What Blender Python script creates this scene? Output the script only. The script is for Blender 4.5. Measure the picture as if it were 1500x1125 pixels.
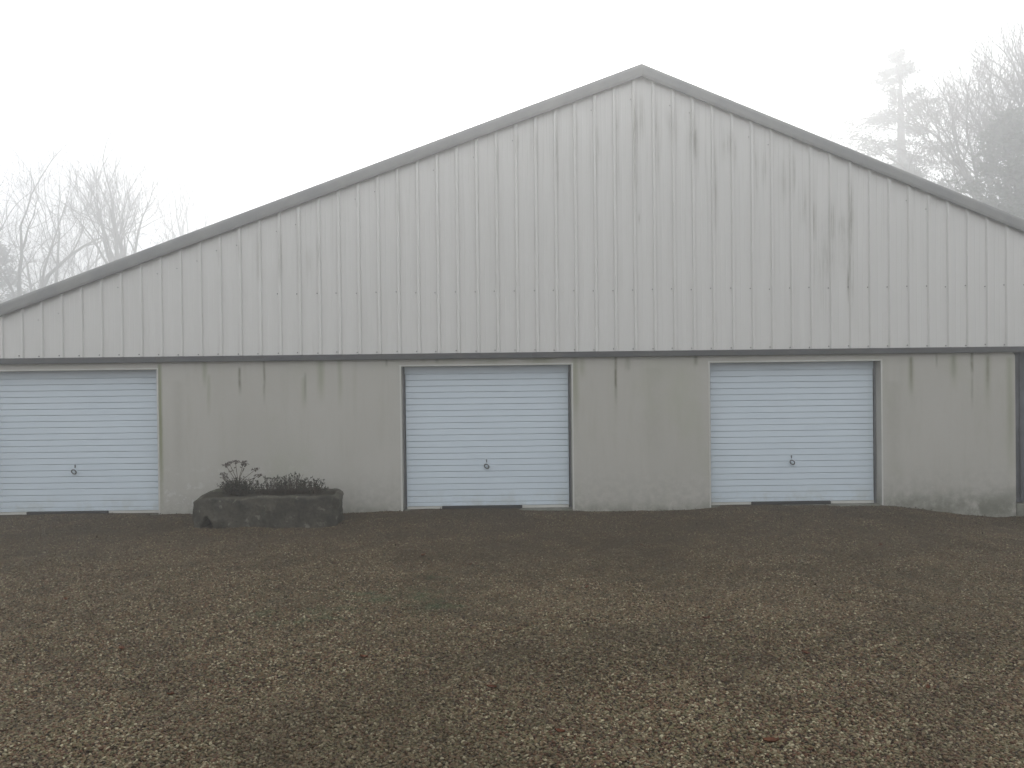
import bpy, bmesh, math, random
import numpy as np
from mathutils import Vector, Matrix, noise as mnoise

R = math.radians
for o in list(bpy.data.objects):
    bpy.data.objects.remove(o)
sc = bpy.context.scene
C = sc.collection

# ------------------------------------------------------------------ camera
F_PX, CAM_D, CAM_H = 1200.0, 11.8, 1.905
YAW, ROLL, PITCH = R(0.6), R(0.7), R(-0.5)
CAM = Vector((0, -CAM_D, CAM_H))
_F0 = Vector((math.sin(YAW), math.cos(YAW), 0)); _R0 = Vector((math.cos(YAW), -math.sin(YAW), 0)); _U0 = Vector((0, 0, 1))
FW = _F0 * math.cos(PITCH) + _U0 * math.sin(PITCH)
_U1 = _U0 * math.cos(PITCH) - _F0 * math.sin(PITCH)
UP = _U1 * math.cos(ROLL) + _R0 * math.sin(ROLL)
RT = _R0 * math.cos(ROLL) - _U1 * math.sin(ROLL)
cam = bpy.data.cameras.new('camera')
cam.sensor_width = 36; cam.lens = 36 * F_PX / 1500
cam.clip_start = 0.1; cam.clip_end = 1000
cam_o = bpy.data.objects.new('camera', cam); C.objects.link(cam_o)
m = Matrix((RT, UP, -FW)).transposed().to_4x4(); m.translation = CAM
cam_o.matrix_world = m
sc.camera = cam_o

# ------------------------------------------------------------------ sky, sun, exposure
SUN_EL, SUN_AZ = 24, 5            # low sun in the fog behind the shed; azimuth from +Y towards +X
w = bpy.data.worlds.new('World'); sc.world = w; w.use_nodes = True
nt = w.node_tree; nt.nodes.clear()
wo = nt.nodes.new('ShaderNodeOutputWorld'); bg = nt.nodes.new('ShaderNodeBackground')
sky = nt.nodes.new('ShaderNodeTexSky'); sky.sky_type = 'NISHITA'; sky.sun_disc = False
sky.sun_elevation = R(SUN_EL); sky.sun_rotation = R(SUN_AZ)
sky.air_density = 1.0; sky.dust_density = 8.0; sky.ozone_density = 1.0
hs = nt.nodes.new('ShaderNodeHueSaturation'); hs.inputs['Saturation'].default_value = 0.12
mx = nt.nodes.new('ShaderNodeMix'); mx.data_type = 'RGBA'; mx.inputs[0].default_value = 0.80
mx.inputs[7].default_value = (14.7, 14.9, 15.0, 1)       # the white fog deck
nt.links.new(sky.outputs[0], hs.inputs['Color']); nt.links.new(hs.outputs[0], mx.inputs[6])
nt.links.new(mx.outputs[2], bg.inputs[0]); bg.inputs[1].default_value = 0.10
nt.links.new(bg.outputs[0], wo.inputs[0])
sl = bpy.data.lights.new('sun', 'SUN'); sl.energy = 1.5; sl.angle = R(22); sl.color = (1, 0.96, 0.9)
so = bpy.data.objects.new('sun', sl); C.objects.link(so)
_sd = Vector((math.sin(R(SUN_AZ)) * math.cos(R(SUN_EL)), math.cos(R(SUN_AZ)) * math.cos(R(SUN_EL)), math.sin(R(SUN_EL))))
so.rotation_euler = _sd.to_track_quat('Z', 'Y').to_euler(); so.location = (0, 0, 30)
sc.view_settings.view_transform = 'Standard'; sc.view_settings.look = 'None'
sc.view_settings.exposure = 0.0; sc.view_settings.gamma = 1; sc.view_settings.use_curve_mapping = False
sc.render.engine = 'CYCLES'
cy = sc.cycles
cy.use_denoising = True
cy.max_bounces = 6; cy.diffuse_bounces = 3; cy.glossy_bounces = 2; cy.volume_bounces = 2; cy.transparent_max_bounces = 4
cy.caustics_reflective = False; cy.caustics_refractive = False
try: cy.sample_clamp_indirect = 4
except Exception: pass

rnd = random.Random(7)
npr = np.random.default_rng(11)

# ------------------------------------------------------------------ pixel -> place
def ray(px, py):
    return (FW * F_PX + RT * (px - 750) - UP * (py - 562.5)).normalized()
def on_y(px, py, y):
    d = ray(px, py); t = (y + CAM_D) / d.y
    return CAM + d * t
def sstep(a, b, x):
    t = np.clip((x - a) / (b - a), 0, 1); return t * t * (3 - 2 * t)
_ph = npr.uniform(0, 6.28, 24); _kx = npr.normal(0, 1, 24); _ky = npr.normal(0, 1, 24)
def ground_z(x, y):
    x = np.asarray(x, float); y = np.asarray(y, float)
    z = -0.012 - 0.02 * sstep(-0.2, -1.0, y) * sstep(-6, -2, y) * 1.0
    z = z - 0.035 * sstep(0.5, 2.2, x) * sstep(3.2, 2.6, x) * sstep(-3, 0, y)
    z = z - 0.19 * sstep(5.2, 7.2, x) * sstep(-6, -0.2, y)
    z = z + 0.22 * sstep(-2.5, -11, y)
    n = np.zeros(np.broadcast(x, y).shape)
    for i in range(24):
        s = 0.9 if i < 10 else (3.0 if i < 18 else 8.0)
        a = 0.010 if i < 10 else (0.005 if i < 18 else 0.003)
        n = n + a * np.sin(s * (_kx[i] * x + _ky[i] * y) + _ph[i])
    return z + n * sstep(0.6, -0.4, y) * sstep(40, 15, np.abs(x))
def on_ground(px, py):
    d = ray(px, py); t = 5.0
    for _ in range(30):
        p = CAM + d * t
        g = float(ground_z(p.x, p.y)); t += (g - p.z) / d.z * 0.8
    return CAM + d * t

# ------------------------------------------------------------------ object helpers
def link(o, parent=None):
    C.objects.link(o)
    if parent is not None: o.parent = parent
    return o
def mesh_obj(name, verts, faces, mat, parent=None, smooth=False):
    me = bpy.data.meshes.new(name); me.from_pydata([tuple(v) for v in verts], [], faces); me.update()
    if mat: me.materials.append(mat)
    if smooth: me.polygons.foreach_set('use_smooth', [True] * len(me.polygons))
    return link(bpy.data.objects.new(name, me), parent)
def bm_obj(name, bm, mat, parent=None, smooth=False):
    bmesh.ops.recalc_face_normals(bm, faces=bm.faces)
    me = bpy.data.meshes.new(name); bm.to_mesh(me); bm.free()
    if mat: me.materials.append(mat)
    if smooth: me.polygons.foreach_set('use_smooth', [True] * len(me.polygons))
    return link(bpy.data.objects.new(name, me), parent)
def box(bm, x0, x1, y0, y1, z0, z1, bev=0.0):
    vs = [bm.verts.new(p) for p in ((x0,y0,z0),(x1,y0,z0),(x1,y1,z0),(x0,y1,z0),(x0,y0,z1),(x1,y0,z1),(x1,y1,z1),(x0,y1,z1))]
    fs = [bm.faces.new([vs[i] for i in f]) for f in ((0,3,2,1),(4,5,6,7),(0,1,5,4),(1,2,6,5),(2,3,7,6),(3,0,4,7))]
    if bev:
        es = {e for f in fs for e in f.edges}
        bmesh.ops.bevel(bm, geom=list(es), offset=bev, segments=2, affect='EDGES', profile=0.6)
def empty(name, loc=(0, 0, 0)):
    o = bpy.data.objects.new(name, None); o.location = loc; o.empty_display_size = 0.3
    return link(o)
def tag(o, label=None, cat=None, group=None, kind=None):
    if label: o['label'] = label
    if cat: o['category'] = cat
    if group: o['group'] = group
    if kind: o['kind'] = kind
    return o

# ------------------------------------------------------------------ node helpers
class S:
    """a float socket with arithmetic"""
    def __init__(s, nt, sock): s.nt, s.s = nt, sock
    def _op(s, op, *a, clamp=False):
        n = s.nt.nodes.new('ShaderNodeMath'); n.operation = op; n.use_clamp = clamp
        for i, v in enumerate((s,) + a):
            if isinstance(v, S): s.nt.links.new(v.s, n.inputs[i])
            else: n.inputs[i].default_value = v
        return S(s.nt, n.outputs[0])
    def __add__(s, o): return s._op('ADD', o)
    def __sub__(s, o): return s._op('SUBTRACT', o)
    def __mul__(s, o): return s._op('MULTIPLY', o)
    def __truediv__(s, o): return s._op('DIVIDE', o)
    def abs(s): return s._op('ABSOLUTE')
    def max(s, o): return s._op('MAXIMUM', o)
    def min(s, o): return s._op('MINIMUM', o)
    def pow(s, o): return s._op('POWER', o)
    def ramp(s, a, b, c=0.0, d=1.0):
        n = s.nt.nodes.new('ShaderNodeMapRange'); n.interpolation_type = 'SMOOTHSTEP'
        s.nt.links.new(s.s, n.inputs[0])
        if a < b:
            vals = (a, b, c, d)
        else:
            vals = (b, a, d, c)
        for i, v in enumerate(vals): n.inputs[i + 1].default_value = v
        return S(s.nt, n.outputs[0])
class M:
    def __init__(s, name, rough=0.7, spec=0.3):
        s.m = bpy.data.materials.new(name); s.m.use_nodes = True
        s.nt = s.m.node_tree; s.b = s.nt.nodes['Principled BSDF']
        s.b.inputs['Roughness'].default_value = rough
        s.b.inputs['Specular IOR Level'].default_value = spec
        s.geo = s.nt.nodes.new('ShaderNodeNewGeometry')
        sp = s.nt.nodes.new('ShaderNodeSeparateXYZ'); s.nt.links.new(s.geo.outputs['Position'], sp.inputs[0])
        s.x, s.y, s.z = (S(s.nt, sp.outputs[i]) for i in range(3))
    def noise(s, scale, detail=4, rough=0.55, vec=(1, 1, 1), off=0.0):
        mp = s.nt.nodes.new('ShaderNodeMapping'); mp.inputs['Scale'].default_value = vec
        mp.inputs['Location'].default_value = (off, off * 1.7, off * 0.6)
        s.nt.links.new(s.geo.outputs['Position'], mp.inputs[0])
        n = s.nt.nodes.new('ShaderNodeTexNoise'); n.inputs['Scale'].default_value = scale
        n.inputs['Detail'].default_value = detail; n.inputs['Roughness'].default_value = rough
        s.nt.links.new(mp.outputs[0], n.inputs['Vector'])
        return S(s.nt, n.outputs[0])
    def voronoi(s, scale, out='Distance', feature='F1'):
        n = s.nt.nodes.new('ShaderNodeTexVoronoi'); n.feature = feature; n.inputs['Scale'].default_value = scale
        s.nt.links.new(s.geo.outputs['Position'], n.inputs['Vector'])
        return n.outputs[out]
    def mix(s, fac, a, b, mode='MIX'):
        n = s.nt.nodes.new('ShaderNodeMix'); n.data_type = 'RGBA'; n.blend_type = mode
        for i, v in ((0, fac), (6, a), (7, b)):
            if isinstance(v, S): s.nt.links.new(v.s, n.inputs[i])
            elif isinstance(v, bpy.types.NodeSocket): s.nt.links.new(v, n.inputs[i])
            elif isinstance(v, (int, float)): n.inputs[i].default_value = v
            else: n.inputs[i].default_value = (*v, 1)
        return n.outputs[2]
    def ramp(s, fac, stops):
        n = s.nt.nodes.new('ShaderNodeValToRGB'); cr = n.color_ramp
        while len(cr.elements) < len(stops): cr.elements.new(0.5)
        for e, (p, c) in zip(cr.elements, stops): e.position = p; e.color = (*c, 1)
        s.nt.links.new(fac.s if isinstance(fac, S) else fac, n.inputs[0])
        return n.outputs[0]
    def color(s, c):
        if isinstance(c, tuple): s.b.inputs['Base Color'].default_value = (*c, 1)
        else: s.nt.links.new(c, s.b.inputs['Base Color'])
    def rough(s, v): s.nt.links.new(v.s, s.b.inputs['Roughness'])
    def bump(s, h, strength=0.3, dist=0.01):
        n = s.nt.nodes.new('ShaderNodeBump'); n.inputs['Strength'].default_value = strength; n.inputs['Distance'].default_value = dist
        s.nt.links.new(h.s if isinstance(h, S) else h, n.inputs['Height']); s.nt.links.new(n.outputs[0], s.b.inputs['Normal'])
    def streaks(s, lst, soft=0.0):
        """rain streaks: (x, half width, z top, z bottom, strength), fading downwards"""
        wob = (s.noise(3.0, 2, vec=(1, 1, 1)) - 0.5) * 0.03
        xw = s.x + wob
        tot = None
        for (x0, hw, z1, z0, k) in lst:
            a = (xw - x0).abs().ramp(hw, 0.0)
            b = s.z.ramp(z0, z0 + 0.65 * (z1 - z0)) * s.z.ramp(z1 + 0.05, z1 - 0.02 - soft * (z1 - z0))
            t = a * b * k
            tot = t if tot is None else tot.max(t)
        return tot

# ------------------------------------------------------------------ materials
def streaks_px(lst, y):
    out = []
    for (px, hw, py1, py0, k) in lst:
        a = on_y(px, py1, y); b = on_y(px, py0, y)
        out.append(((a.x + b.x) / 2, hw / 101.5, a.z, b.z, k))
    return out

# white box-profile cladding, weathered
mc = M('cladding_paint', 0.55, 0.35)
fine = mc.noise(1.0, 5, 0.6, vec=(26, 26, 0.55))
broad = mc.noise(1.0, 3, 0.5, vec=(1.3, 1.3, 0.35), off=4)
up = mc.z.ramp(2.6, 5.4)
st = mc.streaks(streaks_px([(377,5,325,425,.8),(350,4,345,405,.6),(409,5,330,430,.7),(320,3,360,410,.35),(436,4,310,470,.4),(452,9,355,430,.3),
    (932,6,115,330,1.0),(940,9,128,225,.6),(905,4,130,320,.6),(875,4,140,330,.6),(845,4,150,290,.55),(816,4,165,320,.7),(787,4,180,260,.5),(757,5,190,240,.5),(728,4,200,290,.4),
    (963,6,140,270,.8),(985,14,150,240,.45),(1020,7,170,260,.85),(1015,16,150,250,.45),(1049,5,180,400,.6),(1066,16,180,250,.65),(1078,6,195,260,.7),
    (1110,5,200,330,.55),(1164,5,215,310,.8),(1122,8,215,290,.4),(1150,14,225,320,.35),(1195,6,240,460,.55),(1180,12,260,350,.35),(1222,10,270,450,.55),(1210,20,300,500,.35),(1236,10,300,420,.6),
    (1249,7,240,480,1.25),(1245,4,380,455,.9),(937,3,310,335,1.0),(700,3,240,330,.3),(1339,3,290,450,.25),(582,4,255,330,.4),(465,4,340,400,.5)], -0.08), 0.35)
patch = mc.noise(1.0, 4, 0.7, vec=(75, 75, 1.2), off=9)
stm = st * patch.ramp(0.38, 0.64, 0.12, 1.15) * mc.noise(1.0, 3, 0.6, vec=(6, 6, 2.2), off=2).ramp(0.3, 0.6, 0.35, 1.0)
gen = fine.ramp(0.5, 0.78) * up * 0.38 + broad.ramp(0.45, 0.75) * 0.12
c0 = mc.mix(broad, (0.60, 0.595, 0.578), (0.66, 0.655, 0.638))
c1 = mc.mix((gen).min(1.0), c0, (0.36, 0.36, 0.33))
c2 = mc.mix(stm.min(0.9), c1, (0.23, 0.225, 0.19))
sp = S(mc.nt, mc.voronoi(7.0)).ramp(0.05, 0.02) * mc.noise(2.0, 2).ramp(0.55, 0.7) * 0.4
mc.color(mc.mix(sp, c2, (0.16, 0.15, 0.13)))
mc.rough(fine.ramp(0.2, 0.8, 0.45, 0.7))
CLAD = mc.m

# grey sheet trim
mg = M('grey_trim', 0.6, 0.3)
gn = mg.noise(1.0, 5, 0.6, vec=(2, 2, 6)); gf = mg.noise(30, 3)
mg.color(mg.mix(gn.ramp(0.35, 0.7), mg.mix(gf, (0.048, 0.051, 0.057), (0.068, 0.07, 0.075)), (0.075, 0.075, 0.07)))
TRIM = mg.m
mg2 = M('roof_sheet_paint', 0.75, 0.2)
mg2.color(mg2.mix(mg2.noise(3, 5), (0.13, 0.13, 0.13), (0.22, 0.22, 0.21)))
ROOF = mg2.m
mv = M('verge_cement', 0.8, 0.2)
mv.color(mv.mix(mv.noise(1.0, 5, 0.6, vec=(2.5, 2.5, 2.5)).ramp(0.3, 0.75), (0.20, 0.205, 0.205), (0.255, 0.255, 0.245)))
mv.bump(mv.noise(60, 3), 0.2, 0.004)
VERGE = mv.m

# rendered wall
mw = M('cement_render', 0.9, 0.15)
b1 = mw.noise(1.0, 4, 0.6, vec=(1.1, 1.1, 0.7), off=2)
b2 = mw.noise(1.0, 5, 0.65, vec=(7, 7, 0.8), off=5)
b4 = mw.noise(1.0, 4, 0.6, vec=(0.9, 0.9, 0.6), off=11)
b3 = mw.noise(9, 5, 0.65)
grain = mw.noise(60, 3)
gs = mw.streaks(streaks_px([(236,5,535,790,.9),(300,6,530,575,.55),(306,5,550,620,.35),(470,9,525,600,.5),(498,6,525,610,.4),(520,6,530,640,.15),
    (445,6,555,610,.35),(843,8,522,640,.55),(852,7,525,560,.4),(720,40,524,536,.55),(790,40,523,536,.65),(660,25,524,534,.45),(620,8,524,534,.4),(1480,9,525,720,.45),(1397,9,520,580,.35),(1447,8,520,620,.35),(1335,7,524,590,.4)], 0.0))
ds = mw.streaks(streaks_px([(351,3.5,540,585,.9),(387,3,528,600,.7),(447,3,548,600,.5),(902,3.5,522,605,.95),(1019,5,519,540,.8),(1335,4,524,585,.6),(1372,3,520,545,.5),
    (1424,4,517,560,.9),(1424,3,550,610,.45),(1447,4,522,580,.6),(1397,5,522,560,.45),(566,3,525,540,.6),(920,7,526,548,.5),(640,5,524,534,.6),(262,12,560,760,.15),(960,25,540,740,.12),(1310,18,560,760,.18)], 0.0))
cw = mw.mix(b1, (0.40, 0.39, 0.355), (0.485, 0.472, 0.44))
cw = mw.mix(b2.ramp(0.45, 0.85) * 0.32, cw, (0.31, 0.31, 0.245))
cw = mw.mix(b4.ramp(0.48, 0.7) * 0.4, cw, (0.36, 0.375, 0.29))
low = mw.z.ramp(0.75, 0.05)
cw = mw.mix(low * b3.ramp(0.35, 0.65) * 0.35, cw, (0.24, 0.24, 0.22))
efx = (mw.x + 4.0).abs().ramp(1.9, 0.6)
cw = mw.mix(efx * mw.z.ramp(0.9, 0.2) * b3.ramp(0.52, 0.62) * 0.5, cw, (0.60, 0.60, 0.58))
moss = mw.z.ramp(0.16, -0.12) * mw.noise(5, 5, 0.7, off=7).ramp(0.35, 0.6)
cw = mw.mix(moss * 0.75, cw, (0.12, 0.125, 0.09))
damp = mw.x.ramp(5.3, 5.7) * mw.z.ramp(0.32, 0.0) * mw.noise(4, 5, 0.7, off=3).ramp(0.35, 0.6)
cw = mw.mix(damp * 0.6, cw, (0.15, 0.155, 0.125))
cw = mw.mix((gs * b2.ramp(0.2, 0.6, 0.5, 1.0)).min(1.0), cw, (0.20, 0.215, 0.115))
cw = mw.mix((ds * mw.noise(12, 3).ramp(0.2, 0.6, 0.5, 1.0)).min(0.9), cw, (0.14, 0.14, 0.09))
cw = mw.mix(grain.ramp(0.3, 0.7) * 0.12, cw, (0.25, 0.25, 0.22))
mw.color(cw); mw.bump(grain * 0.6 + b3, 0.25, 0.006)
WALL = mw.m

# garage door paint
md = M('door_paint', 0.42, 0.4)
dn = md.noise(1.0, 4, 0.6, vec=(2, 2, 3))
dc = md.mix(dn, (0.55, 0.625, 0.69), (0.61, 0.685, 0.75))
dc = md.mix(md.z.ramp(0.35, 0.0) * md.noise(4, 5, 0.65).ramp(0.4, 0.7) * 0.5, dc, (0.40, 0.42, 0.38))
md.color(dc); md.bump(md.noise(180, 2), 0.05, 0.002)
DOOR = md.m
ml = M('white_edge_trim', 0.6, 0.3); ml.color(ml.mix(ml.noise(6, 4), (0.46, 0.46, 0.43), (0.58, 0.58, 0.55))); LIGHT = ml.m
mk = M('dark_rubber', 0.8, 0.2); mk.color(mk.mix(mk.noise(15, 3), (0.03, 0.03, 0.03), (0.05, 0.05, 0.048))); RUBBER = mk.m
mr = M('galvanised_rail', 0.6, 0.3); mr.color(mr.mix(mr.noise(12, 3), (0.13, 0.135, 0.14), (0.2, 0.2, 0.205))); RAIL = mr.m
mh = M('handle_metal', 0.4, 0.5); mh.color(mh.mix(mh.noise(40, 3), (0.05, 0.052, 0.055), (0.09, 0.09, 0.095))); mh.b.inputs['Metallic'].default_value = 0.3; HANDLE = mh.m
ms = M('slate_door_paint', 0.55, 0.35)
ms.color(ms.mix(ms.noise(1.0, 5, 0.65, vec=(2, 2, 1.2)).ramp(0.35, 0.65), (0.055, 0.058, 0.066), (0.125, 0.13, 0.15))); SLATE = ms.m
mcn = M('concrete_sill', 0.9, 0.15); mcn.color(mcn.mix(mcn.noise(7, 5, 0.65).ramp(0.3, 0.7), (0.10, 0.105, 0.085), (0.2, 0.2, 0.17))); SILL = mcn.m

# ------------------------------------------------------------------ ground
def moss_patch(mt):
    """two thin green smears on the drive"""
    t = None
    for (px, py, rx, ry) in ((575, 872, 0.75, 0.42), (630, 885, 0.4, 0.3), (455, 905, 0.7, 0.25), (430, 892, 0.6, 0.22), (645, 845, 0.2, 0.2)):
        p = on_ground(px, py)
        a = ((mt.x - p.x) / rx); b = ((mt.y - p.y) / ry)
        q = (a * a + b * b).ramp(1.0, 0.2)
        t = q if t is None else t.max(q)
    return t * mt.noise(5, 4, 0.7, off=3).ramp(0.45, 0.65)
def gravel_tint(mt, c):
    big = mt.noise(0.55, 4, 0.6, off=1); mid = mt.noise(2.3, 4, 0.6, off=6)
    c = mt.mix(mid.ramp(0.45, 0.70) * 0.40, c, (0.042, 0.030, 0.017))
    c = mt.mix(big.ramp(0.48, 0.70) * 0.42, c, (0.046, 0.036, 0.018))
    near_wall = mt.y.ramp(-4.6, -1.2)
    c = mt.mix(near_wall * (mid.ramp(0.25, 0.6, 0.1, 0.5)), c, (0.055, 0.041, 0.024))
    c = mt.mix(moss_patch(mt) * 0.5, c, (0.035, 0.075, 0.032))
    return c
STONES_ = [(0.0, (0.016, 0.011, 0.006)), (0.14, (0.115, 0.055, 0.031)), (0.30, (0.19, 0.14, 0.082)), (0.46, (0.17, 0.165, 0.095)),
          (0.58, (0.045, 0.031, 0.017)), (0.72, (0.27, 0.25, 0.165)), (0.86, (0.15, 0.072, 0.044)), (1.0, (0.52, 0.50, 0.37))]
STONES = [(p, tuple(k * q for k, q in zip((0.70, 0.67, 0.60), c))) for p, c in STONES_]
mgd = M('gravel_bed', 0.9, 0.2)
vc = mgd.voronoi(85.0, 'Color'); vs = mgd.nt.nodes.new('ShaderNodeSeparateColor'); mgd.nt.links.new(vc, vs.inputs[0])
vd = S(mgd.nt, mgd.voronoi(85.0, 'Distance'))
gcol = mgd.ramp(vs.outputs[0], [(p, tuple(0.62 * q for q in c)) for p, c in STONES])
gcol = gravel_tint(mgd, gcol)
far = mgd.y.ramp(1.0, 14.0).max(mgd.y.ramp(-24.0, -40.0))
gcol = mgd.mix(far, gcol, (0.05, 0.065, 0.03))
mgd.color(gcol); mgd.bump(vd.ramp(0.0, 0.8, 1.0, 0.0), 0.8, 0.012)
GROUND = mgd.m

def axis(lo, hi, a, b, step):
    v = list(np.arange(a, b + 1e-6, step)); s = step; x = a
    while x > lo: s *= 1.35; x -= s; v.insert(0, max(x, lo))
    s = step; x = b
    while x < hi: s *= 1.35; x += s; v.append(min(x, hi))
    return np.array(v)
gx = axis(-140, 140, -9.5, 9.5, 0.09); gy = axis(-60, 150, -12.5, 0.3, 0.08)
XX, YY = np.meshgrid(gx, gy); ZZ = ground_z(XX, YY)
gv = np.stack([XX.ravel(), YY.ravel(), ZZ.ravel()], 1); W_ = len(gx)
gf_ = [(j * W_ + i, j * W_ + i + 1, (j + 1) * W_ + i + 1, (j + 1) * W_ + i) for j in range(len(gy) - 1) for i in range(W_ - 1)]
tag(mesh_obj('ground', gv, gf_, GROUND, smooth=True), kind='structure')

# ------------------------------------------------------------------ the shed
bld = empty('storage_shed', (2.0, 0, 0))
tag(bld, 'wide pale gabled shed with ribbed upper cladding, grey roof edge and three white garage doors', 'shed')
OFF = Vector((2.0, 0, 0))
def part(o):                       # keep world placement under the shed's Empty
    o.location = o.location - OFF; return o
def pobj(name, bm, mat, smooth=False): return part(bm_obj(name, bm, mat, bld, smooth))

AP = Vector((2.034, 0, 6.375))      # outer edge of the verge at the ridge
SLL, SLR = 0.3625, 0.4155
XL, XR = -9.05, 11.6                # ends of the front
BELT0, BELT1 = 2.172, 2.252
HEAD = 2.072
DEPTH = 24.0
def verge_top(x): return AP.z - (AP.x - x) * SLL if x < AP.x else AP.z - (x - AP.x) * SLR
openings = [(-7.475, -4.972), (-1.470, 0.982), (2.985, 5.464)]
WALL_END = 7.42                     # the render stops here, a dark door follows
DARK_END = 10.7
RV = 0.165                          # depth of the reveals

# lower wall with real openings and reveals
bm = bmesh.new()
Z0 = -0.6
def quad(*p): bm.faces.new([bm.verts.new(q) for q in p])
xs = [XL]
for a, b in openings: xs += [a, b]
xs += [WALL_END]
piers = [(xs[i], xs[i + 1]) for i in range(0, len(xs), 2)]
for a, b in piers:
    if b == WALL_END:
        r = 0.07; ring = [(a, 0, Z0), (b, 0, Z0)]
        ring += [(b - r + r * math.cos(t), 0, BELT0 + 0.004 - r + r * math.sin(t)) for t in np.linspace(0, math.pi / 2, 7)]
        ring += [(a, 0, BELT0 + 0.004)]
        quad(*ring)
        for p, q in zip(ring[1:-1], ring[2:]): quad(p, (p[0], 0.2, p[2]), (q[0], 0.2, q[2]), q)
    else:
        quad((a, 0, Z0), (b, 0, Z0), (b, 0, BELT1), (a, 0, BELT1))
for a, b in openings:
    quad((a, 0, HEAD), (b, 0, HEAD), (b, 0, BELT1), (a, 0, BELT1))
    quad((a, 0, Z0), (a, 0, HEAD), (a, 0.3, HEAD), (a, 0.3, Z0))
    quad((b, 0, Z0), (b, 0.3, Z0), (b, 0.3, HEAD), (b, 0, HEAD))
    quad((a, 0, HEAD), (b, 0, HEAD), (b, 0.3, HEAD), (a, 0.3, HEAD))
quad((DARK_END, 0, Z0), (XR, 0, Z0), (XR, 0, BELT1), (DARK_END, 0, BELT1))
quad((DARK_END, 0, Z0), (DARK_END, 0, BELT1), (DARK_END, 0.3, BELT1), (DARK_END, 0.3, Z0))
for X in (XL, XR): quad((X, 0, Z0), (X, DEPTH, Z0), (X, DEPTH, BELT1 + 0.2), (X, 0, BELT1 + 0.2))
quad((XL, DEPTH, Z0), (XR, DEPTH, Z0), (XR, DEPTH, BELT1 + .2), (AP.x, DEPTH, 6.1), (XL, DEPTH, BELT1 + .2))
pobj('rendered_wall', bm, WALL)

# inner dark lining behind the doors
bm = bmesh.new(); box(bm, XL + 0.3, XR - 0.3, 0.34, 0.40, -0.5, 2.3); pobj('inner_lining', bm, RUBBER)

# dark door beyond the right pier and its sill
bm = bmesh.new(); box(bm, WALL_END - 0.05, DARK_END + 0.02, 0.10, 0.15, -0.015, BELT1 - 0.02)
dd = pobj('sliding_door', bm, SLATE); dd['label'] = 'dark slate-grey sliding door'
for k in range(8):
    bm = bmesh.new(); x = WALL_END + 0.12 + k * 0.4; box(bm, x, x + 0.02, 0.085, 0.0995, 0.0, BELT1 - 0.06, 0.003)
    o = bm_obj('seam_rib', bm, SLATE, dd)
bm = bmesh.new(); box(bm, WALL_END + 0.001, DARK_END - 0.001, -0.02, 0.33, -0.5, -0.03, 0.01); pobj('door_sill', bm, SILL)
for a, b in openings:
    bm = bmesh.new(); box(bm, a + 0.002, b - 0.002, -0.03, 0.33, -0.4, -0.012, 0.008); pobj('door_sill', bm, SILL)

# grey drip flashing between render and cladding, in lengths
for a, b in ((XL - 0.02, -4.96), (-4.958, 0.4), (0.402, 5.1), (5.102, XR + 0.02)):
    bm = bmesh.new()
    prof = [(-0.004, BELT1 + 0.03), (-0.016, BELT1 + 0.03), (-0.016, BELT1 - 0.002), (-0.064, BELT1 - 0.006), (-0.068, BELT0 + 0.006), (-0.060, BELT0), (-0.004, BELT0 + 0.008)]
    A = [bm.verts.new((a, y, z)) for y, z in prof]; B = [bm.verts.new((b, y, z)) for y, z in prof]
    for i in range(len(prof)):
        j = (i + 1) % len(prof); bm.faces.new((A[i], A[j], B[j], B[i]))
    bm.faces.new(A); bm.faces.new(B[::-1])
    pobj('drip_flashing', bm, TRIM)

# ribbed cladding: one pan and its rib per piece
PITCH_ = 0.2832; RIB0 = -4.853       # right foot of a rib
YP, YR = -0.022, -0.054
k0 = int(math.floor((XL - RIB0) / PITCH_)); k1 = int(math.ceil((XR - RIB0) / PITCH_))
for k in range(k0, k1 + 1):
    xr = RIB0 + k * PITCH_; xl = xr - PITCH_
    if xr < XL + 0.1 or xl > XR - 0.1: continue
    jit = rnd.uniform(-0.0015, 0.0015)
    pr = [(xl + 0.0, YP), (xl + 0.072, YP), (xl + 0.075, YP - 0.0018), (xl + 0.081, YP - 0.0018), (xl + 0.084, YP), (xl + 0.140, YP), (xl + 0.143, YP - 0.0018), (xl + 0.149, YP - 0.0018), (xl + 0.152, YP),
          (xr - 0.056, YP), (xr - 0.044, YR + jit), (xr - 0.012, YR + jit), (xr - 0.0005, YP + 0.0015)]
    ztop = lambda x: verge_top(x) - 0.07
    if xl < AP.x < xr:                       # the ridge piece
        pr.append((AP.x, YP)); pr.sort(key=lambda q: q[0])
    vb = [(x, y, BELT1 + 0.004) for x, y in pr]; vt = [(x, y, max(ztop(x), BELT1 + 0.01)) for x, y in pr]
    n = len(pr)
    o = part(mesh_obj('cladding_panel', vb + vt, [(i, i + 1, n + i + 1, n + i) for i in range(n - 1)], CLAD, bld))
# screws with washers, two rows plus a few below the verge
bm = bmesh.new()
def screw(x, z, r=0.008):
    mat = Matrix.Translation((x, YP - 0.006, z)) @ Matrix.Rotation(R(90), 4, 'X')
    bmesh.ops.create_cone(bm, cap_ends=True, segments=8, radius1=r, radius2=r * 0.75, depth=0.012, matrix=mat)
for k in range(k0, k1 + 1):
    x = RIB0 + k * PITCH_ - 0.072 + rnd.uniform(-0.006, 0.006)
    if x < XL + .1 or x > XR - .1: continue
    if x > -3.3: screw(x, 3.135 + rnd.uniform(-0.012, 0.012))
    screw(x, 2.285 + rnd.uniform(-0.008, 0.008))
    if rnd.random() < 0.3 and verge_top(x) > 3: screw(x, verge_top(x) - 0.42 + rnd.uniform(-0.03, 0.03), 0.006)
tag(pobj('cladding_screws', bm, RUBBER), kind='stuff')

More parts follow.
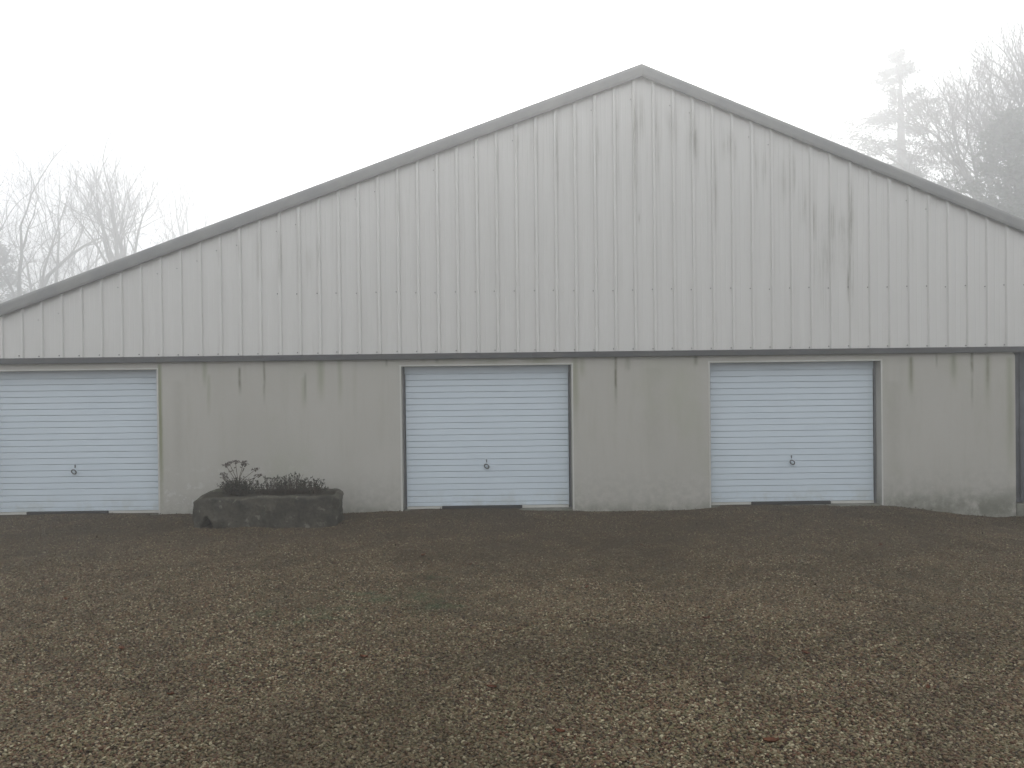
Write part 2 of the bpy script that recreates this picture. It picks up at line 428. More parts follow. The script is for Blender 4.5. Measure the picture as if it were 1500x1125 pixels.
# verge capping: rounded strip down each slope
def verge(x0, x1):
    def pts(x):
        zt = verge_top(x)
        out = [(0.25, zt - 0.005), (-0.02, zt)]
        for t in np.linspace(0, 1, 6):
            a = math.pi / 2 * t
            out.append((-0.045 - 0.06 * math.sin(a), zt - 0.008 - 0.075 * (1 - math.cos(a))))
        out += [(-0.107, zt - 0.165), (-0.098, zt - 0.198), (-0.080, zt - 0.206), (-0.074, zt - 0.195), (-0.074, zt - 0.10), (0.25, zt - 0.07)]
        return out
    bm = bmesh.new()
    A = [bm.verts.new((x0, y, z)) for y, z in pts(x0)]; B = [bm.verts.new((x1, y, z)) for y, z in pts(x1)]
    n = len(A)
    for i in range(n): bm.faces.new((A[i], A[(i + 1) % n], B[(i + 1) % n], B[i]))
    bm.faces.new(A); bm.faces.new(B[::-1])
    pobj('verge_flashing', bm, VERGE)
EL = AP.x - (AP.z - BELT1 - 0.05) / SLL
L_END, R_END = XL - 0.25, XR + 0.25
verge(L_END, AP.x - 0.0008); verge(AP.x + 0.0008, R_END)
# roof slopes
for x0, x1 in ((L_END, AP.x - 0.001), (AP.x + 0.001, R_END)):
    bm = bmesh.new(); n = 40
    za, zb = verge_top(x0) - 0.015, verge_top(x1) - 0.015
    rows = []
    for i in range(n + 1):
        y = 0.252 + (DEPTH + 0.2 - 0.252) * i / n; rz = 0.012 if i % 2 else 0.0
        rows.append([bm.verts.new((x0, y, za - rz)), bm.verts.new((x1, y, zb - rz))])
    for a, b in zip(rows, rows[1:]): bm.faces.new((a[0], a[1], b[1], b[0]))
    pobj('roof_slope', bm, ROOF)

# garage doors
def garage_door(a, b, seal_x0, seal_x1):
    w = b - a; cx = (a + b) / 2
    yf = RV
    bm = bmesh.new(); box(bm, a + 0.035, b - 0.035, yf + 0.03, yf + 0.05, 0.012, HEAD - 0.004)
    d = pobj('garage_door', bm, DOOR)
    sub = lambda name, bm, mat, smooth=False: bm_obj(name, bm, mat, d, smooth)
    # slats
    pitch = 0.0893; z = 0.085; n = 0
    i = 0
    while z + pitch < HEAD - 0.10:
        bm = bmesh.new()
        lean = 0.0
        prof = [(yf + 0.031, z + 0.0015), (yf + 0.007, z + 0.002), (yf + 0.000, z + 0.006), (yf + 0.0015, z + pitch - 0.010), (yf + 0.007, z + pitch - 0.003), (yf + 0.031, z + pitch - 0.0025)]
        A = [bm.verts.new((a + 0.045, y, q)) for y, q in prof]; B = [bm.verts.new((b - 0.045, y, q)) for y, q in prof]
        for j in range(len(prof) - 1): bm.faces.new((A[j], A[j + 1], B[j + 1], B[j]))
        bm.faces.new(A); bm.faces.new(B[::-1])
        sub('slat', bm, DOOR); z += pitch
    bm = bmesh.new(); box(bm, a + 0.030, b - 0.030, yf + 0.010, yf + 0.0295, z + 0.003, HEAD - 0.003, 0.002); sub('top_rail', bm, DOOR)
    bm = bmesh.new(); box(bm, a + 0.045, b - 0.045, yf - 0.004, yf + 0.0295, 0.032, 0.084, 0.004); sub('bottom_rail', bm, DOOR)
    bm = bmesh.new(); box(bm, a + 0.045, b - 0.045, yf - 0.012, yf + 0.028, -0.011, 0.026, 0.003); sub('threshold_strip', bm, LIGHT)
    bm = bmesh.new(); box(bm, seal_x0, seal_x1, yf - 0.06, yf - 0.0125, -0.011, 0.034, 0.006); sub('bottom_seal', bm, RUBBER)
    for s in (0, 1):
        x0, x1 = (a + 0.004, a + 0.026) if s == 0 else (b - 0.026, b - 0.004)
        bm = bmesh.new(); box(bm, x0, x1, yf - 0.004, yf + 0.06, -0.01, HEAD - 0.004, 0.002); sub('guide_rail', bm, RAIL)
    # pale corner bead round the opening
    t = 0.022
    for (x0, x1, z0, z1) in ((a - t, a - 0.001, -0.02, HEAD + t), (b + 0.001, b + t, -0.02, HEAD + t), (a, b, HEAD + 0.001, HEAD + t)):
        bm = bmesh.new(); box(bm, x0, x1, -0.004, 0.01, z0, z1, 0.0015); sub('corner_bead', bm, LIGHT)
    # handle: oval escutcheon ring with a grip across it, key slot above
    hx, hz = cx - 0.015, 0.605
    bm = bmesh.new()
    bmesh.ops.create_cone(bm, cap_ends=True, segments=20, radius1=0.016, radius2=0.014, depth=0.012, matrix=Matrix.Translation((hx, yf - 0.007, hz)) @ Matrix.Rotation(R(90), 4, 'X'))
    bmesh.ops.create_cone(bm, cap_ends=True, segments=10, radius1=0.008, radius2=0.008, depth=0.03, matrix=Matrix.Translation((hx, yf - 0.025, hz)) @ Matrix.Rotation(R(90), 4, 'X'))
    h = sub('handle', bm, DOOR)
    bm = bmesh.new()                   # ring-shaped grip
    NR, NS = 24, 8; vs_ = []
    for i in range(NR):
        u = 2 * math.pi * i / NR; cu, su = math.cos(u), math.sin(u)
        for j in range(NS):
            v = 2 * math.pi * j / NS
            rr = 1 + 0.26 * math.cos(v)
            px, pz = 0.036 * cu * rr, 0.027 * su * rr
            t_ = R(-38)
            vs_.append(bm.verts.new((hx + px * math.cos(t_) - pz * math.sin(t_), yf - 0.042 - 0.009 * math.sin(v), hz + px * math.sin(t_) + pz * math.cos(t_))))
    for i in range(NR):
        for j in range(NS):
            bm.faces.new((vs_[i * NS + j], vs_[((i + 1) % NR) * NS + j], vs_[((i + 1) % NR) * NS + (j + 1) % NS], vs_[i * NS + (j + 1) % NS]))
    sub('handle_ring', bm, HANDLE, True)
    bm = bmesh.new(); box(bm, hx - 0.006, hx + 0.006, yf - 0.012, yf + 0.002, hz + 0.055, hz + 0.10, 0.002); sub('key_slot', bm, HANDLE)
    return d
for (a, b), (s0, s1) in zip(openings, ((42, 160), (648, 765), (1100, 1215))):
    p0 = on_y(s0, 750, RV).x; p1 = on_y(s1, 750, RV).x
    garage_door(a, b, p0, p1)

# ------------------------------------------------------------------ stone trough
mt = M('old_stone', 0.92, 0.15)
tn = mt.noise(5, 5, 0.65); tf = mt.noise(26, 5, 0.7); tl = mt.noise(9, 4, 0.6, off=4)
tc = mt.mix(tn.ramp(0.3, 0.7), (0.038, 0.036, 0.028), (0.105, 0.098, 0.078))
tc = mt.mix(tf.ramp(0.45, 0.7) * 0.6, tc, (0.028, 0.026, 0.022))
tc = mt.mix(tl.ramp(0.58, 0.68) * 0.55, tc, (0.26, 0.255, 0.215))
tc = mt.mix(mt.noise(3, 3, off=8).ramp(0.55, 0.7) * 0.5, tc, (0.06, 0.075, 0.035))
mt.color(tc); mt.bump(tf + tn, 0.7, 0.02)
STONE = mt.m
msl = M('potting_soil', 0.95, 0.1); msl.color(msl.mix(msl.noise(30, 4), (0.02, 0.018, 0.013), (0.05, 0.045, 0.03))); msl.bump(msl.noise(40, 3), 0.8, 0.02); SOIL = msl.m
TC = Vector((-3.165, -0.72, 0.0)); TL, TW, TH = 1.93, 0.60, 0.44
TZ = float(ground_z(TC.x, TC.y)) - 0.03
trough = empty('stone_trough', (TC.x, TC.y, TZ))
tag(trough, 'long weathered stone trough used as a planter against the rendered wall', 'trough')
def rrect(l, w, r, n):
    """n points round a rounded rectangle, anticlockwise, even spacing"""
    hl, hw = l / 2 - r, w / 2 - r; per = 2 * (2 * hl + 2 * hw) + 2 * math.pi * r; out = []
    segs = [('l', (-hl, -hw - r), (hl, -hw - r)), ('a', (hl, -hw), -90), ('l', (hl + r, -hw), (hl + r, hw)), ('a', (hl, hw), 0),
            ('l', (hl, hw + r), (-hl, hw + r)), ('a', (-hl, hw), 90), ('l', (-hl - r, hw), (-hl - r, -hw)), ('a', (-hl, -hw), 180)]
    lens = [2 * hl if s[0] == 'l' and i in (0, 4) else (2 * hw if s[0] == 'l' else math.pi * r / 2) for i, s in enumerate(segs)]
    for i in range(n):
        t = per * i / n
        for s, L in zip(segs, lens):
            if t <= L: break
            t -= L
        u = t / L
        if s[0] == 'l': out.append((s[1][0] + (s[2][0] - s[1][0]) * u, s[1][1] + (s[2][1] - s[1][1]) * u))
        else:
            a = R(s[2] + 90 * u); out.append((s[1][0] + r * math.cos(a), s[1][1] + r * math.sin(a)))
    return out
NP = 300
levels = []            # (length, width, radius, z)
for t in np.linspace(0, 1, 22): levels.append((TL * (0.965 + 0.035 * t), TW * (0.95 + 0.05 * t), 0.10 + 0.05 * t, TH * t * 0.95))
levels += [(TL - 0.012, TW - 0.012, 0.15, TH * 0.975), (TL - 0.045, TW - 0.045, 0.14, TH * 0.995), (TL - 0.10, TW - 0.10, 0.11, TH + 0.002), (TL - 0.16, TW - 0.15, 0.06, TH),
           (TL - 0.19, TW - 0.18, 0.06, TH - 0.02), (TL - 0.21, TW - 0.20, 0.06, TH - 0.10), (TL - 0.23, TW - 0.21, 0.06, TH - 0.2)]
tv = []
for li, (l, ww, r, z) in enumerate(levels):
    for (x, y) in rrect(l, ww, r, NP):
        p = Vector((x, y, z))
        nz = mnoise.noise(p * 3.1 + Vector((5, 1, 2))) * 0.034 + mnoise.noise(p * 8) * 0.016 + mnoise.noise(p * 24) * 0.007
        d = Vector((x / (l / 2), y / (ww / 2), 0)); 
        q = p + Vector((d.x * nz, (1 if y > 0 else -1) * abs(d.y) ** 3 * nz, (mnoise.noise(p * 3) * 0.028 + mnoise.noise(p * 11) * 0.010) * (z / TH)))
        # worn lower left and right top corners
        if q.x < -TL / 2 + 0.25 and z > 0.25: q.z -= 0.05 * ((-TL / 2 + 0.25 - q.x) / 0.25) ** 1.5 * (z - 0.25) / 0.17
        if q.x > TL / 2 - 0.16 and z > 0.2: q.z -= 0.055 * ((q.x - TL / 2 + 0.16) / 0.16) ** 2 * (z - 0.2) / 0.22
        # ramped back rim higher than the front
        q.z += 0.045 * (y / TW + 0.5) * (z / TH)
        # drain notch low on the front
        if y < -TW * 0.3:
            u = abs(q.x + TL / 2 - 0.215) / 0.10; v = z / 0.21
            if u + v < 1.0: q.y += 0.24 * min(1, (1 - u - v) * 5)
        tv.append(q)
tfc = [(i * NP + j, i * NP + (j + 1) % NP, (i + 1) * NP + (j + 1) % NP, (i + 1) * NP + j) for i in range(len(levels) - 1) for j in range(NP)]
tfc.append(tuple(range(NP - 1, -1, -1)))
mesh_obj('basin', tv, tfc, STONE, trough, True)
bm = bmesh.new()
nx, ny = 60, 16; grid = []
for j in range(ny + 1):
    for i in range(nx + 1):
        x = (i / nx - .5) * (TL - 0.20); y = (j / ny - .5) * (TW - 0.18)
        z = TH - 0.045 + 0.045 * (y / TW + .5) + 0.02 * mnoise.noise(Vector((x * 6, y * 6, 1))) + 0.025 * (1 - (2 * y / TW) ** 2)
        grid.append(bm.verts.new((x, y, z)))
for j in range(ny):
    for i in range(nx): bm.faces.new((grid[j * (nx + 1) + i], grid[j * (nx + 1) + i + 1], grid[(j + 1) * (nx + 1) + i + 1], grid[(j + 1) * (nx + 1) + i]))
bm_obj('soil', bm, SOIL, trough, True)

# ------------------------------------------------------------------ tubes and leaves
class Tubes:
    def __init__(s): s.v = []; s.f = []
    def add(s, pts, rad, sides):
        base = len(s.v); n = len(pts)
        for i, p in enumerate(pts):
            t = (pts[min(i + 1, n - 1)] - pts[max(i - 1, 0)])
            if t.length < 1e-9: t = Vector((0, 0, 1))
            t.normalize(); a = t.orthogonal().normalized(); b = t.cross(a)
            for k in range(sides):
                an = 2 * math.pi * k / sides
                s.v.append(p + (a * math.cos(an) + b * math.sin(an)) * rad[i])
        for i in range(n - 1):
            for k in range(sides):
                k2 = (k + 1) % sides
                s.f.append((base + i * sides + k, base + i * sides + k2, base + (i + 1) * sides + k2, base + (i + 1) * sides + k))
    def leaf(s, p, d, side, L, W):
        b = len(s.v)
        s.v += [p, p + d * L * 0.5 + side * W * 0.5, p + d * L, p + d * L * 0.5 - side * W * 0.5]
        s.f.append((b, b + 1, b + 2, b + 3))
    def obj(s, name, mat, parent, smooth=False): return mesh_obj(name, s.v, s.f, mat, parent, smooth)
def rdir(r): 
    while True:
        v = Vector((r.uniform(-1, 1), r.uniform(-1, 1), r.uniform(-1, 1)))
        if 0.05 < v.length < 1: return v.normalized()

def simple_mat(name, a, b, scale=3, rough=0.9):
    q = M(name, rough, 0.15); q.color(q.mix(q.noise(scale, 4, 0.6).ramp(0.3, 0.7), a, b)); return q.m
BARK = simple_mat('bark', (0.055, 0.048, 0.04), (0.11, 0.10, 0.08), 6)
TWIG = simple_mat('twig_bark', (0.06, 0.05, 0.042), (0.10, 0.085, 0.07), 6)
NEEDLE = simple_mat('dark_needles', (0.035, 0.05, 0.028), (0.06, 0.08, 0.045), 2)
EVERG = simple_mat('evergreen_leaf', (0.03, 0.045, 0.022), (0.06, 0.08, 0.04), 2)
DEAD = simple_mat('dried_stem', (0.05, 0.035, 0.025), (0.09, 0.065, 0.045), 30)
HEATH = simple_mat('heather_leaf', (0.022, 0.026, 0.016), (0.05, 0.05, 0.032), 25)
HEAD_M = simple_mat('dried_flower', (0.04, 0.026, 0.022), (0.075, 0.05, 0.04), 30)
LEAF_M = simple_mat('dead_leaf', (0.07, 0.025, 0.014), (0.14, 0.06, 0.03), 30, 0.8)

# plants in the trough (things of their own: they stand in the trough)
def trough_point(px, py, ly):
    """a point on the soil below pixel px, at depth ly inside the trough"""
    y = TC.y + ly; p = on_y(px, py, y)
    z = TZ + TH - 0.03 + 0.045 * (ly / TW + .5)
    return Vector((p.x, y, z)), p
def sedum(px, top_py, heads, label):
    b, _ = trough_point(px, 715, 0.05)
    root = empty('stonecrop_plant', b); tag(root, label, 'plant')
    r = random.Random(3)
    for (hx, hy) in heads:
        q = on_y(hx, hy, b.y + r.uniform(-0.08, 0.08)) - b
        T = Tubes(); mid = q * 0.5 + Vector((-q.x * 0.25, 0, 0.02))
        T.add([Vector((q.x * 0.12, 0, -0.02)), mid, q], [0.005, 0.004, 0.003], 5)
        for k in range(7):
            t = r.uniform(0.1, 0.75); p = mid * t if t < .5 else mid.lerp(q, t)
            T.leaf(p, (rdir(r) + Vector((0, 0, -.4))).normalized(), rdir(r), 0.04, 0.02)
        T.obj('stem', DEAD, root)
        H = Tubes()
        for k in range(40):
            a = r.uniform(0, 6.28); rr = 0.055 * math.sqrt(r.random()); c = q + Vector((rr * math.cos(a), rr * math.sin(a), 0.02 - rr * rr * 5 + r.uniform(-.008, .008)))
            if k % 5 == 0: H.add([q - Vector((0, 0, .03)), c], [0.002, 0.002], 3)
            for _ in range(2): H.leaf(c, rdir(r), rdir(r), 0.015, 0.012)
        H.obj('flower_head', HEAD_M, root)
def clump(name, px, half, height, n, mat, label, seed, twiggy, group=None, ly=0.03):
    b, _ = trough_point(px, 716, ly)
    root = empty(name, b); tag(root, label, 'plant', group)
    r = random.Random(seed); T = Tubes(); Lf = Tubes()
    for k in range(n):
        x0 = r.uniform(-1, 1) * half * 0.75; y0 = r.uniform(-.1, .1)
        lean = Vector((x0 / half * 0.5 + r.uniform(-.45, .45), r.uniform(-.4, .4), 1)).normalized()
        h = height * (0.45 + 0.55 * r.random()) * (1 - 0.35 * abs(x0 / half))
        p0 = Vector((x0, y0, -0.03)); p1 = p0 + lean * h * .55; p2 = p1 + (lean + rdir(r) * .35).normalized() * h * .45
        T.add([p0, p1, p2], [0.003, 0.0025, 0.0015], 3)
        m_ = int((10 if twiggy else 26))
        for j in range(m_):
            t = r.random() ** (0.6 if twiggy else 0.9); p = p0.lerp(p1, t * 2) if t < .5 else p1.lerp(p2, t * 2 - 1)
            Lf.leaf(p, (lean * .6 + rdir(r)).normalized(), rdir(r), r.uniform(.012, .03), r.uniform(.008, .016))
        if twiggy and r.random() < .6:
            for j in range(8): Lf.leaf(p2 + rdir(r) * 0.008, rdir(r), rdir(r), .018, .014)
    T.obj('stem', DEAD, root); Lf.obj('foliage', mat, root)
sedum(348, 676, [(331, 682), (327, 695), (345, 677), (336, 679), (359, 681), (374, 688), (378, 697), (357, 678), (329, 701)], 'tall withered plant with flat flower heads standing in the stone trough')
clump('low_shrub', 348, 0.22, 0.30, 190, HEATH, 'dense dark cushion of leaves below the withered flower heads in the trough', 5, False)
clump('heather_plant', 397, 0.20, 0.30, 80, HEATH, 'twiggy heather next to the dense cushion in the stone trough', 8, True, 'heathers in the trough')
clump('heather_plant', 427, 0.20, 0.35, 110, HEATH, 'middle and fullest of the three twiggy heathers in the stone trough', 9, True, 'heathers in the trough')
clump('heather_plant', 459, 0.17, 0.29, 60, HEATH, 'sparse twiggy heather at the bare end of the stone trough', 10, True, 'heathers in the trough')

# ------------------------------------------------------------------ trees behind the shed
def bare_tree(name, label, px, py_top, y, spread, seed, trunk_r, split=0.35, group=None, depth=6, lean=0.0, n_limbs=5, up=0.25, twig=1.0, kids=3):
    top = on_y(px, py_top, y); H = top.z
    bx = top.x
    root = empty(name, (bx, y, 0)); tag(root, label, 'tree', group)
    r = random.Random(seed); TR = Tubes(); CR = Tubes()
    def grow(p, d, L, rad, lev):
        n = 4 if lev < 3 else 3
        pts = [p]; rads = [rad]; dd = d.copy()
        for i in range(n):
            wob = 0.16 if lev < 3 else 0.24
            dd = (dd + rdir(r) * wob + Vector((0, 0, up * 0.25))).normalized()
            pts.append(pts[-1] + dd * (L / n)); rads.append(rad * (1 - 0.45 * (i + 1) / n))
        (TR if lev <= 2 else CR).add(pts, rads, 6 if lev <= 1 else (5 if lev == 2 else 3))
        if lev >= depth: return
        k = 3 if lev < 3 else (kids if lev < depth - 1 else kids + 1)
        for c in range(k):
            if c == 0: s = 1.0
            else: s = r.uniform(0.35, 0.95)
            f = s * n; i = min(int(f), n - 1); pp = pts[i].lerp(pts[i + 1], f - i)
            side = rdir(r); side = (side - dd * side.dot(dd)).normalized()
            ang = r.uniform(.12, .35) if c == 0 else r.uniform(.5, .95)
            nd = (dd * math.cos(ang) + side * math.sin(ang) + Vector((0, 0, up * .35))).normalized()
            grow(pp, nd, L * r.uniform(.62, .8), max(rads[i] * (0.80 if c == 0 else .58), 0.009 * twig), lev + 1)
    ht = H * split
    pts = [Vector((0, 0, -0.3)), Vector((0.03, 0, ht * .4)), Vector((lean * ht * .5, 0, ht * .8)), Vector((lean * ht, 0, ht))]
    TR.add(pts, [trunk_r * 1.25, trunk_r, trunk_r * .9, trunk_r * .8], 9)
    L0 = (H - ht) * 0.36
    for i in range(n_limbs):
        a = 2 * math.pi * (i + r.uniform(-.25, .25)) / n_limbs
        sp = spread * r.uniform(.6, 1.1) if i else spread * .15
        d = Vector((math.cos(a) * sp, math.sin(a) * sp, 1)).normalized()
        grow(pts[-1] - Vector((0, 0, r.uniform(0, ht * .15))), d, L0 * (1.0 if i else 1.1), trunk_r * .55, 1)
    # scale to the wanted height
    zl = sorted(v.z for v in CR.v); zs = zl[int(len(zl) * .996)]; s = H / zs
    for T in (TR, CR):
        T.v = [Vector((v.x * s, v.y * s, v.z * s)) for v in T.v]
    TR.obj('trunk', BARK, root, True); CR.obj('crown', TWIG, root)
    return root

G_L = 'bare trees behind the shed'
bare_tree('bare_tree', 'wide bushy leafless tree beyond the low end of the roof', 22, 222, 58.0, 1.05, 21, 0.50, 0.20, G_L, 6, n_limbs=8, up=.15, twig=1.2, kids=3)
bare_tree('bare_tree', 'fine-twigged leafless tree filling the space between its broad and its forked neighbour', 108, 246, 66.0, 0.9, 26, 0.42, 0.22, G_L, 6, n_limbs=5, up=.25, twig=1.2, kids=3)
bare_tree('bare_tree', 'leafless tree with steep forked limbs rising over the long roof slope', 184, 176, 54.0, 0.46, 34, 0.52, 0.34, G_L, 6, n_limbs=4, up=.40, twig=1.3, kids=3)
bare_tree('bare_tree', 'slim twin-stemmed leafless tree, the faintest in the fog', 264, 200, 84.0, 0.20, 12, 0.42, 0.30, G_L, 5, n_limbs=3, up=.6, twig=1.6)
bare_tree('bare_tree', 'tall spreading leafless tree beside the layered conifer', 1502, 30, 40.0, 0.62, 57, 0.62, 0.34, G_L, 6, n_limbs=8, up=.30, twig=1.4, kids=4)

def leafy(T, c, rx, ry, rz, n, size, r, flat=0.0):
    for _ in range(n):
        v = rdir(r) * (r.random() ** .4)
        p = c + Vector((v.x * rx, v.y * ry, v.z * rz))
        d = rdir(r); d.z *= (1 - flat); d.normalize()
        s = d.cross(rdir(r)); 
        if s.length < .1: continue
        T.leaf(p, d, s.normalized(), size * r.uniform(.6, 1.3), size * r.uniform(.25, .5))
def cedar():
    y = 52.0; top = on_y(1318, 78, y); H = top.z; r = random.Random(77)
    root = empty('cedar_tree', (top.x, y, 0)); tag(root, 'tall layered conifer with flat open branches fading into the fog', 'tree', 'evergreens behind the shed')
    T = Tubes(); N = Tubes()
    T.add([Vector((0, 0, -.3)), Vector((.1, 0, H * .4)), Vector((0.05, 0, H * .75)), Vector((0, 0, H))], [.62, .5, .30, .05], 9)
    nb = 72
    for i in range(nb):
        f = (i + r.random()) / nb; z = H * (0.34 + 0.66 * f)
        if 0.80 < f < 0.90 and r.random() < .6: continue
        L = (1 - f) ** .75 * H * .29 * r.uniform(.3, 1.25) + 0.6
        a = r.uniform(0, 6.28); d = Vector((math.cos(a), math.sin(a), r.uniform(-.35, .50)))
        pts = [Vector((0, 0, z))]
        for k in range(4): pts.append(pts[-1] + (d + Vector((0, 0, -.05 * k)) + rdir(r) * .12) * L / 4)
        T.add(pts, [.10 * (1 - f) + .03, .06 * (1 - f) + .02, .04, .03, .015], 4)
        for k in range(1, 5):
            for q in range(3):
                c = pts[k] + Vector((r.uniform(-.5, .5), r.uniform(-.5, .5), r.uniform(-.05, .12))) * (L * .22 + .25)
                leafy(N, c, L * .09 + .25, L * .09 + .25, .22 + L * .05, 26, .30, r, .4)
    leafy(N, Vector((0, 0, H * .985)), .25, .25, .35, 120, .2, r)
    T.obj('trunk', BARK, root, True); N.obj('crown', NEEDLE, root)
cedar()
def bushy(name, label, px, py_top, y, wid, seed, n_b, group, leaf=.2, base=.2):
    top = on_y(px, py_top, y); H = top.z; r = random.Random(seed)
    root = empty(name, (top.x, y, 0)); tag(root, label, 'tree', group)
    T = Tubes(); N = Tubes()
    T.add([Vector((0, 0, -.3)), Vector((0, 0, H * .45)), Vector((.15, 0, H * .9)), Vector((.1, 0, H))], [.36, .26, .07, .02], 8)
    for i in range(n_b):
        f = (i + r.random()) / n_b; z = H * (base + (1 - base) * f)
        L = (wid * (1 - f) ** .65 + .25) * r.uniform(.35, 1.15)
        a = r.uniform(0, 6.28); d = Vector((math.cos(a), math.sin(a), r.uniform(.05, .75)))
        pts = [Vector((0, 0, z - L * .35))]
        for k in range(4): pts.append(pts[-1] + (d + Vector((0, 0, -.12 * k)) + rdir(r) * .2) * L / 4)
        T.add(pts, [.07, .05, .04, .025, .01], 3)
        for k in range(2, 5):
            for q in range(2):
                c = pts[k] + rdir(r) * L * .14
                s_ = r.uniform(.25, .62)
                leafy(N, c, s_ * 1.2, s_ * 1.2, s_ * .7, int(70 * s_), leaf, r, .35)
    T.obj('trunk', BARK, root, True); N.obj('crown', EVERG, root)
bushy('evergreen_tree', 'dense dark evergreen filling the gap below the spreading leafless tree', 1474, 170, 33.0, 4.8, 5, 110, 'evergreens behind the shed', .30)
bushy('evergreen_tree', 'low evergreen half hidden by the wide bushy leafless tree', -6, 352, 66.0, 6.0, 6, 45, 'evergreens behind the shed', .32)

# ------------------------------------------------------------------ gravel
mp = M('gravel_stone', 0.75, 0.3)
oi = mp.nt.nodes.new('ShaderNodeObjectInfo')
pc = mp.ramp(oi.outputs['Random'], STONES)
mp.color(gravel_tint(mp, pc)); mp.bump(mp.noise(220, 3), 0.3, 0.003)
PEB = mp.m
pts = []
def scatter(y0, y1, dens, pad):
    area_x = lambda y: (y + CAM_D) * 0.66 + pad
    n = int(dens * (y1 - y0) * 2 * area_x(y1)); y = npr.uniform(y0, y1, n); x = npr.uniform(-1, 1, n) * area_x(y1)
    k = np.abs(x) < area_x(y); x, y = x[k], y[k]
    inside = (np.abs(x - TC.x) < TL / 2 - 0.04) & (np.abs(y - TC.y) < TW / 2 - 0.04)
    x, y = x[~inside], y[~inside]
    pts.append(np.stack([x, y, ground_z(x, y) + npr.uniform(-0.001, 0.006, len(x))], 1))
scatter(-9.6, -7.0, 7000, 0.8); scatter(-7.0, -4.5, 4200, 0.8); scatter(-4.5, -2.0, 3200, 0.8); scatter(-2.0, -0.02, 2300, 0.8)
P = np.concatenate(pts)
me = bpy.data.meshes.new('gravel'); me.vertices.add(len(P)); me.vertices.foreach_set('co', P.astype(np.float32).ravel()); me.update()
me.materials.append(PEB)
gro = link(bpy.data.objects.new('gravel', me)); tag(gro, 'loose brown and grey gravel covering the drive in front of the shed', 'gravel', kind='stuff')
ng = bpy.data.node_groups.new('gravel_scatter', 'GeometryNodeTree')
ng.interface.new_socket('Geometry', in_out='INPUT', socket_type='NodeSocketGeometry'); ng.interface.new_socket('Geometry', in_out='OUTPUT', socket_type='NodeSocketGeometry')
N_ = ng.nodes.new
gi, go = N_('NodeGroupInput'), N_('NodeGroupOutput')
ico = N_('GeometryNodeMeshIcoSphere'); ico.inputs['Radius'].default_value = 0.0085; ico.inputs['Subdivisions'].default_value = 2
sp_ = N_('GeometryNodeSetPosition'); nz = N_('ShaderNodeTexNoise'); nz.inputs['Scale'].default_value = 90
pos = N_('GeometryNodeInputPosition'); ng.links.new(pos.outputs[0], nz.inputs['Vector'])
vm = N_('ShaderNodeVectorMath'); vm.operation = 'SUBTRACT'; vm.inputs[1].default_value = (.5, .5, .5); ng.links.new(nz.outputs['Color'], vm.inputs[0])
vm2 = N_('ShaderNodeVectorMath'); vm2.operation = 'SCALE'; vm2.inputs['Scale'].default_value = 0.008; ng.links.new(vm.outputs[0], vm2.inputs[0])
ng.links.new(ico.outputs[0], sp_.inputs['Geometry']); ng.links.new(vm2.outputs[0], sp_.inputs['Offset'])
smt = N_('GeometryNodeSetMaterial'); smt.inputs['Material'].default_value = PEB; ng.links.new(sp_.outputs[0], smt.inputs[0])
iop = N_('GeometryNodeInstanceOnPoints')
rr = N_('FunctionNodeRandomValue'); rr.data_type = 'FLOAT_VECTOR'; rr.inputs[0].default_value = (-0.5, -0.5, 0); rr.inputs[1].default_value = (0.5, 0.5, 6.28)
rs = N_('FunctionNodeRandomValue'); rs.data_type = 'FLOAT_VECTOR'; rs.inputs[0].default_value = (0.65, 0.5, 0.4); rs.inputs[1].default_value = (1.5, 1.15, 0.85); rs.inputs['Seed'].default_value = 5
ng.links.new(gi.outputs[0], iop.inputs['Points']); ng.links.new(smt.outputs[0], iop.inputs['Instance'])
ng.links.new(rr.outputs[0], iop.inputs['Rotation']); ng.links.new(rs.outputs[0], iop.inputs['Scale'])
ng.links.new(iop.outputs[0], go.inputs[0])
md_ = gro.modifiers.new('scatter', 'NODES'); md_.node_group = ng

# crumbs of dead leaf and moss, thickest at the foot of the wall
LT = Tubes(); r_ = random.Random(91)
for _ in range(5200):
    y = -0.03 - min(abs(r_.gauss(0, 1)) * 0.9, 6) if r_.random() < .75 else r_.uniform(-8.5, -0.5)
    x = r_.uniform(-8.2, 8.2)
    if abs(x - TC.x) < TL / 2 and abs(y - TC.y) < TW / 2: continue
    z = float(ground_z(x, y)) + r_.uniform(.006, .014)
    d = Vector((r_.uniform(-1, 1), r_.uniform(-1, 1), r_.uniform(-.2, .5))).normalized(); sd = Vector((-d.y, d.x, r_.uniform(-.4, .4))).normalized()
    LT.leaf(Vector((x, y, z)), d, sd, r_.uniform(.012, .040), r_.uniform(.008, .026))
tag(LT.obj('leaf_litter', simple_mat('litter', (0.016, 0.013, 0.008), (0.06, 0.042, 0.024), 3), None), 'dark crumbs of dead leaf and moss strewn along the foot of the shed', 'leaf litter', kind='stuff')
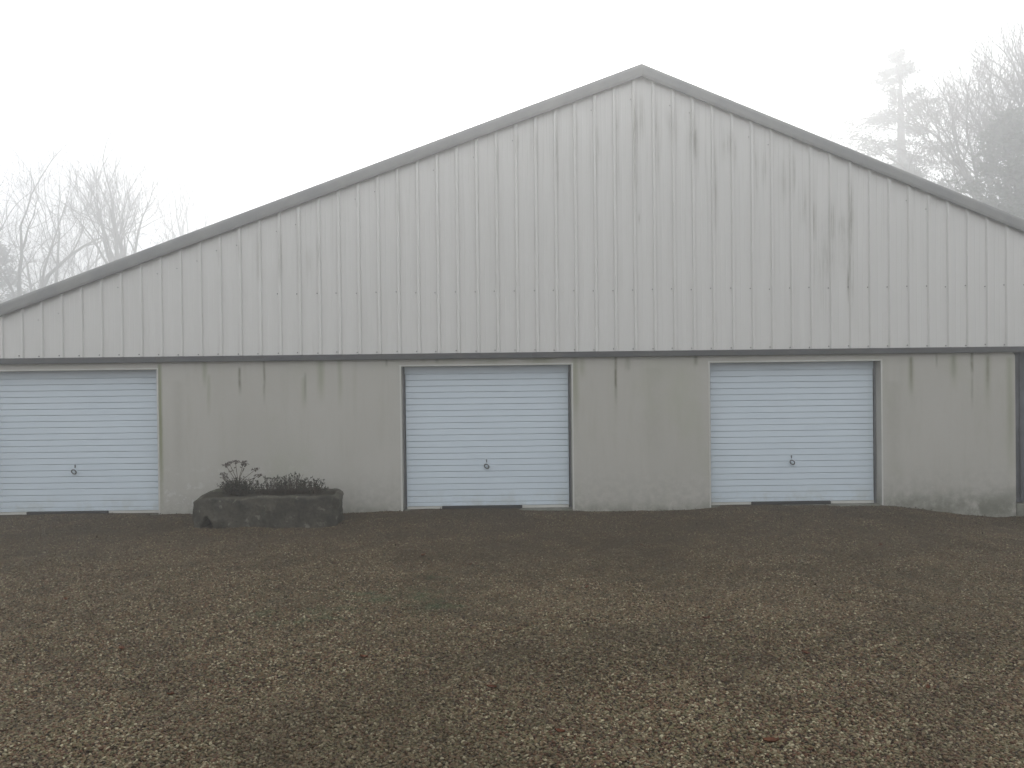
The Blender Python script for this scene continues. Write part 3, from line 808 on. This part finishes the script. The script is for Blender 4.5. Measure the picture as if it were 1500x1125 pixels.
# fallen leaves
def leaf_mesh(seed):
    r = random.Random(seed); vs = []; n = 7
    for i in range(n):
        t = i / (n - 1); w_ = 0.5 * math.sin(math.pi * (0.06 + 0.9 * t)) * .55
        x = (t - .5); c = r.uniform(.10, .22)
        for s in (-1, -.5, 0, .5, 1):
            vs.append((x, s * w_ * (1 + .15 * r.random()), c * abs(s) ** 2 + .12 * (2 * t - 1) ** 2 + r.uniform(0, .02)))
    fs = [(i * 5 + j, i * 5 + j + 1, (i + 1) * 5 + j + 1, (i + 1) * 5 + j) for i in range(n - 1) for j in range(4)]
    me = bpy.data.meshes.new('fallen_leaf'); me.from_pydata(vs, [], fs); me.materials.append(LEAF_M); me.polygons.foreach_set('use_smooth', [True] * len(fs)); return me
lm = [leaf_mesh(i) for i in range(4)]
for i, (px, py) in enumerate([(1035, 908), (1070, 912), (490, 827), (178, 953), (533, 965), (690, 828), (860, 862), (1245, 870), (1360, 1010), (820, 1075), (250, 1020), (1130, 1090), (96, 880), (720, 1010), (940, 800), (405, 862), (1290, 800), (1180, 960), (620, 815), (310, 835)]):
    p = on_ground(px, py); o = link(bpy.data.objects.new('fallen_leaf', lm[i % 4]))
    s = rnd.uniform(.04, .075); o.scale = (s, s, s); o.location = (p.x, p.y, float(ground_z(p.x, p.y)) + .009); o.rotation_euler = (rnd.uniform(-.2, .2), rnd.uniform(-.2, .2), rnd.uniform(0, 6.28))
    tag(o, 'small curled red-brown dead leaf lying on the gravel', 'leaf', 'dead leaves scattered on the drive')

# ------------------------------------------------------------------ fog
mhz = bpy.data.materials.new('fog_air'); mhz.use_nodes = True
hn = mhz.node_tree; hn.nodes.clear(); ho = hn.nodes.new('ShaderNodeOutputMaterial'); pv = hn.nodes.new('ShaderNodeVolumePrincipled')
pv.inputs['Color'].default_value = (0.97, 0.98, 1.0, 1); pv.inputs['Density'].default_value = 0.0125; pv.inputs['Anisotropy'].default_value = 0.76
hn.links.new(pv.outputs[0], ho.inputs['Volume'])
bm = bmesh.new(); box(bm, -145, 145, -65, 155, -1.6, 38)
tag(bm_obj('haze', bm, mhz), 'pale even fog hanging over the whole yard and trees', 'fog', kind='stuff')
